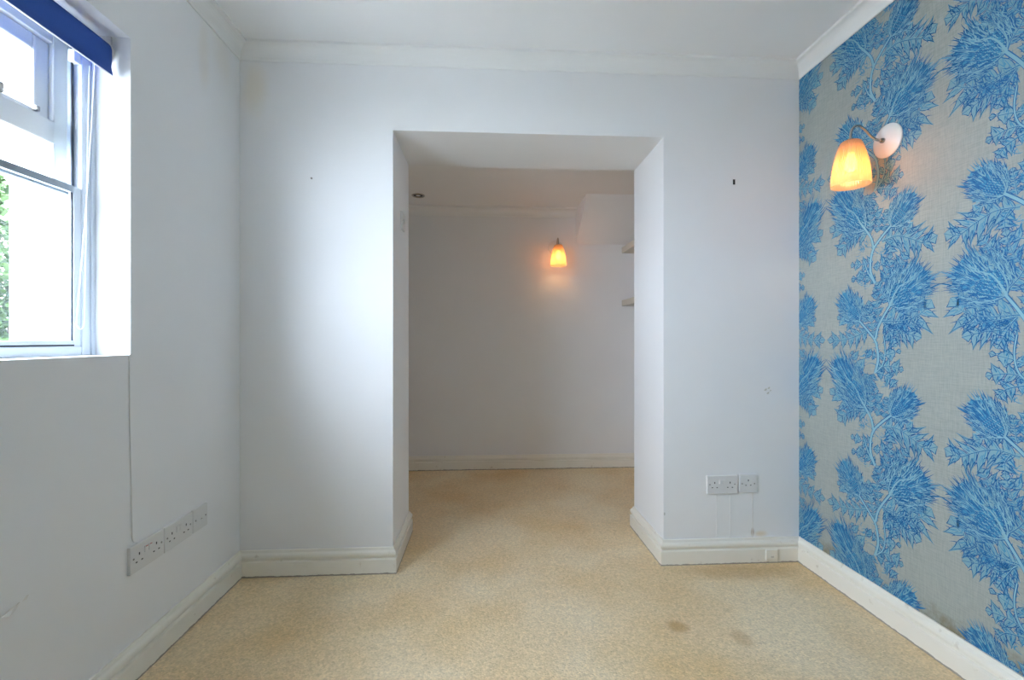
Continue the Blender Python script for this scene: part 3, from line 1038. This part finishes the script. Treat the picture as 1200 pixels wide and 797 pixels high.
def head(P, base, tip, W, tone=2, bulb=.5, florets=70, spikes=46, inner=150, frill=1.0, tuft=True):
    """Thistle head: scaly bulb at the stem end, brush of florets at the tip, spiny bracts round it."""
    e1 = tip - base; L_ = e1.length; e1 = e1.normalized(); e2 = Vector((-e1.y, e1.x))

    def Q(p, q): return base + e1 * p * L_ + e2 * q * W * .5

    def half(p):
        p = max(0.0, min(1.0, p))
        return math.sin(math.pi * (p ** .72)) ** .62 if p < .9 else math.sin(math.pi * (.9 ** .72)) ** .62 * (1 - (p - .9) * 4)
    # wash
    ol = []
    N_ = 72
    for k in range(N_):
        t = 2 * math.pi * k / N_
        p = .5 - .5 * math.cos(t); q = half(p) * (1 if math.sin(t) >= 0 else -1)
        j = RND.uniform(.95, 1.12) if k % 2 else RND.uniform(.76, .92)
        ol.append(Q(.5 + (p - .5) * (j if p > .4 else 1.0), q * j))
    P.fan(Q(.5, 0), ol, 0)
    # second tone over the brush end and the bulb
    for (pc, rp, rq, ly) in ((.72, .24, .62, 1), (.30, .22, .55, 1)):
        P.fan(Q(pc, 0), [Q(pc + rp * math.cos(2 * math.pi * k / 30) * RND.uniform(.8, 1.1),
                           rq * math.sin(2 * math.pi * k / 30) * RND.uniform(.75, 1.1)) for k in range(30)], ly)
    # florets
    for k in range(florets):
        q0 = RND.uniform(-.45, .45); q1 = q0 * RND.uniform(1.3, 1.9) + RND.uniform(-.08, .08)
        p1 = RND.uniform(.85, 1.06) - abs(q1) * .18
        P.stroke(Q(RND.uniform(.45, .68), q0), Q(p1, q1), RND.uniform(-.12, .12), RND.uniform(.0008, .0016),
                 RND.choice((1, tone, tone, 3, 0)), 3, 1)
    # spiny bracts round the rim
    for k in range(spikes):
        sgn = -1 if k % 2 else 1
        p0 = RND.uniform(.05, .85)
        q0 = half(p0) * RND.uniform(.55, .92) * sgn
        ln = RND.uniform(.14, .30) * frill
        a = Q(p0, q0); b = Q(p0 + ln * RND.uniform(.5, 1.2), q0 + sgn * ln * RND.uniform(.7, 1.6) * (1.1 - p0 * .5))
        P.stroke(a, b, sgn * RND.uniform(-.25, .05), RND.uniform(.0018, .0032), RND.choice((1, tone, tone)), 4, 1)
        P.stroke(a, a.lerp(b, .8), sgn * RND.uniform(-.25, .05), .0008, 3, 3, 1)
    if tuft:
        for k in range(14):
            q = RND.uniform(-.8, .8)
            a = Q(.88 - abs(q) * .15, q * .8); b = Q(1.04 + RND.uniform(.02, .12) - abs(q) * .12, q * 1.15)
            P.stroke(a, b, RND.uniform(-.12, .12), .0024, RND.choice((1, tone)), 3, 1)
    # swirling bracts over the body
    for k in range(inner):
        p = RND.uniform(.04, .9); q = RND.uniform(-.9, .9) * half(p)
        a = Q(p, q); g = RND.uniform(.05, .13)
        b = Q(p + g, q + RND.uniform(-.10, .10) + q * .22)
        P.stroke(a, b, RND.uniform(-.45, .45), RND.uniform(.0009, .0019), RND.choice((tone, tone, tone, 2, 3, 0)), 3, 2)
    # scaly bulb
    for i in range(7):
        for j in range(-4, 5):
            p = .06 + i * .065; q = (j + (.5 if i % 2 else 0)) * .115
            if abs(q) > half(p) * .62 + .06: continue
            a = Q(p, q - .05); b = Q(p + .05, q); c2 = Q(p, q + .05)
            P.stroke(a, b, -.2, .0012, tone, 2, 2); P.stroke(b, c2, -.2, .0012, tone, 2, 2)
            P.stroke(Q(p + .012, q), Q(p + .038, q), 0, .0016, 3, 2, 2)
    # long enclosing sepals
    for k in range(9):
        sgn = -1 if k % 2 else 1; s = RND.uniform(.45, 1.02)
        ctrl = [Q(0, 0), Q(.10, sgn * .38 * s), Q(.32, sgn * .72 * s), Q(.58, sgn * .86 * s), Q(.80, sgn * RND.uniform(.75, 1.0) * s)]
        pts = spline2(ctrl, 5)
        P.ribbon(pts, lambda t: .0024 * (1 - .85 * t), tone)
        P.ribbon([p_ + e1 * .0012 for p_ in pts], lambda t: .0010 * (1 - .8 * t), 3)


def tendrils(P, base, spread, n, tone=1, up=True):
    for k in range(n):
        a = base + Vector((RND.uniform(-spread, spread), RND.uniform(-spread, spread) * 1.2))
        ang = RND.uniform(-.6, 3.7)
        l = RND.uniform(.012, .034)
        b = a + Vector((math.cos(ang), math.sin(ang))) * l
        P.stroke(a, b, RND.choice((-1, 1)) * RND.uniform(.15, .5), RND.uniform(.0008, .0016), RND.choice((1, 1, tone, 0)), 4, RND.choice((1, 2)))


def small_leaf(P, a, b, w, tone=1):
    leaf(P, [a, a.lerp(b, .5) + Vector((b - a).orthogonal()) * .08, b], w, 2, 0, tone)


def motif():
    P = Print()
    # --- upper section: forked stem with a leaning head on one side, an upright head on the other
    leaf(P, [C1(330, 330), C1(240, 360), C1(190, 400), C1(120, 480)], .085, 5, 0, 2)
    leaf(P, [C1(300, 300), C1(230, 330), C1(150, 330), C1(70, 295)], .085, 4, 0, 2)
    leaf(P, [C1(420, 385), C1(520, 350), C1(620, 370), C1(700, 395), C1(792, 345)], .10, 6, 0, 2)
    leaf(P, [C1(455, 375), C1(480, 420), C1(475, 480)], .05, 2, 0, 2)
    leaf(P, [C1(360, 520), C1(300, 540), C1(210, 545)], .055, 3, 0, 2)
    leaf(P, [C1(352, 580), C1(300, 600), C1(215, 655)], .045, 2, 0, 2)
    leaf(P, [C1(360, 560), C1(420, 540), C1(450, 500)], .045, 2, 0, 2)
    leaf(P, [C1(345, 330), C1(345, 240), C1(340, 120)], .05, 4, 0, 2)
    leaf(P, [C1(385, 330), C1(400, 250), C1(380, 150)], .05, 3, 0, 2)
    leaf(P, [C1(480, 290), C1(560, 285), C1(650, 310)], .045, 3, 0, 2)
    leaf(P, [C1(430, 320), C1(440, 250), C1(450, 170)], .04, 3, 0, 2)
    head(P, C1(305, 315), C1(105, 70), .165, 2, inner=260, spikes=70)
    head(P, C1(478, 290), C1(640, 50), .120, 2, inner=210, spikes=60, frill=.9)
    stem(P, [C1(374, 668), C1(345, 590), C1(347, 500), C1(368, 430), C1(420, 355), C1(480, 282)], .0052)
    stem(P, [C1(366, 440), C1(350, 370), C1(318, 318), C1(268, 255)], .0048)
    P.ribbon(spline2([C1(275, 262), C1(235, 200), C1(165, 155)]), lambda t: .0030 * (1 - .7 * t), 3)
    stem(P, [C1(372, 665), C1(325, 590), C1(305, 520)], .0028)
    tendrils(P, C1(400, 230), .022, 34); tendrils(P, C1(300, 430), .020, 26); tendrils(P, C1(420, 470), .018, 18)
    # --- lower section: small round head and the largest head
    leaf(P, [C2(330, 380), C2(250, 420), C2(150, 450), C2(55, 445)], .070, 5, 0, 2)
    leaf(P, [C2(420, 320), C2(520, 320), C2(600, 310), C2(690, 260), C2(752, 178)], .120, 5, 0, 2)
    leaf(P, [C2(430, 330), C2(530, 345), C2(600, 350), C2(708, 320)], .070, 4, 0, 2)
    leaf(P, [C2(430, 335), C2(490, 390), C2(570, 400), C2(685, 432)], .085, 5, 0, 2)
    leaf(P, [C2(440, 340), C2(480, 420), C2(512, 495)], .06, 3, 0, 2)
    leaf(P, [C2(395, 560), C2(450, 545), C2(550, 520)], .045, 2, 0, 2)
    leaf(P, [C2(385, 640), C2(460, 620), C2(565, 650)], .055, 3, 0, 2)
    leaf(P, [C2(380, 560), C2(350, 545), C2(310, 520)], .04, 2, 0, 2)
    leaf(P, [C2(365, 430), C2(350, 320), C2(330, 180)], .055, 4, 0, 2)
    leaf(P, [C2(395, 340), C2(390, 220), C2(370, 100)], .05, 4, 0, 2)
    leaf(P, [C2(380, 60), C2(320, 30), C2(215, 40)], .055, 3, 0, 2)
    leaf(P, [C2(290, 330), C2(310, 280), C2(330, 220)], .04, 2, 0, 2)
    leaf(P, [C2(280, 330), C2(200, 340), C2(120, 290)], .05, 3, 0, 2)
    leaf(P, [C2(380, 660), C2(470, 700), C2(510, 760)], .05, 3, 0, 2)
    leaf(P, [C2(365, 670), C2(345, 740), C2(330, 830)], .05, 3, 0, 2)
    leaf(P, [C2(350, 760), C2(260, 600), C2(215, 520)], .05, 3, 0, 2)
    leaf(P, [C2(420, 60), C2(450, 0), C2(480, -130)], .06, 4, 0, 2)
    leaf(P, [C2(470, 20), C2(540, -60), C2(590, -140)], .06, 4, 0, 2)
    leaf(P, [C2(470, 190), C2(420, 130), C2(385, 60)], .06, 4, 0, 2)
    head(P, C2(272, 322), C2(150, 138), .128, 2, florets=60, spikes=48, inner=170, frill=.8)
    head(P, C2(470, 215), C2(725, -35), .185, 2, inner=420, spikes=96, florets=110)
    stem(P, [C2(374, 668), C2(395, 580), C2(388, 500), C2(374, 450), C2(330, 390), C2(268, 318)], .0050)
    stem(P, [C2(378, 440), C2(392, 370), C2(425, 300), C2(478, 210)], .0050)
    P.ribbon(spline2([C2(470, 215), C2(530, 100), C2(622, 42)]), lambda t: .0034 * (1 - .6 * t), 3)
    stem(P, [C2(374, 668), C2(425, 610), C2(442, 520), C2(432, 420)], .0026)
    tendrils(P, C2(360, 250), .020, 30); tendrils(P, C2(310, 560), .022, 26); tendrils(P, C2(430, 720), .022, 26)
    tendrils(P, C2(480, 480), .016, 14); tendrils(P, C2(300, 60), .02, 16)
    return P


PR = motif()
LIFT = [.00010, .00045, .00080, .00115]


def print_drop(name, k, y_lo, y_hi):
    """Drop k of the paper: k=0 is the motif as drawn, odd drops are mirrored. y_lo..y_hi clips it."""
    cell1 = COL_Y0 - k * COL_W
    m = MB()
    for (ly, st_, pts) in PR.polys:
        base = [((cell1 - p.x) if k % 2 == 0 else (cell1 - (COL_W - p.x)), p.y) for p in pts]
        ys = [b[0] for b in base]
        if min(ys) > y_hi or max(ys) < y_lo: continue
        for j in range(-3, 4):
            zs = [b[1] + j * REP for b in base]
            if max(zs) < .10 or min(zs) > CZ + .012: continue
            m.add([(XR - LIFT[ly] - st_ * 5e-6, max(y_lo, min(y_hi, b[0])), max(.10, min(CZ + .012, z))) for b, z in zip(base, zs)],
                  [tuple(range(len(base)))], ly)
    o = m.build(name, INK, wall_right, fix=False)
    o['kind'] = 'stuff'
    return o


for k in range(-1, 7):
    print_drop('wallpaper_print', k, YR + .01, YB)
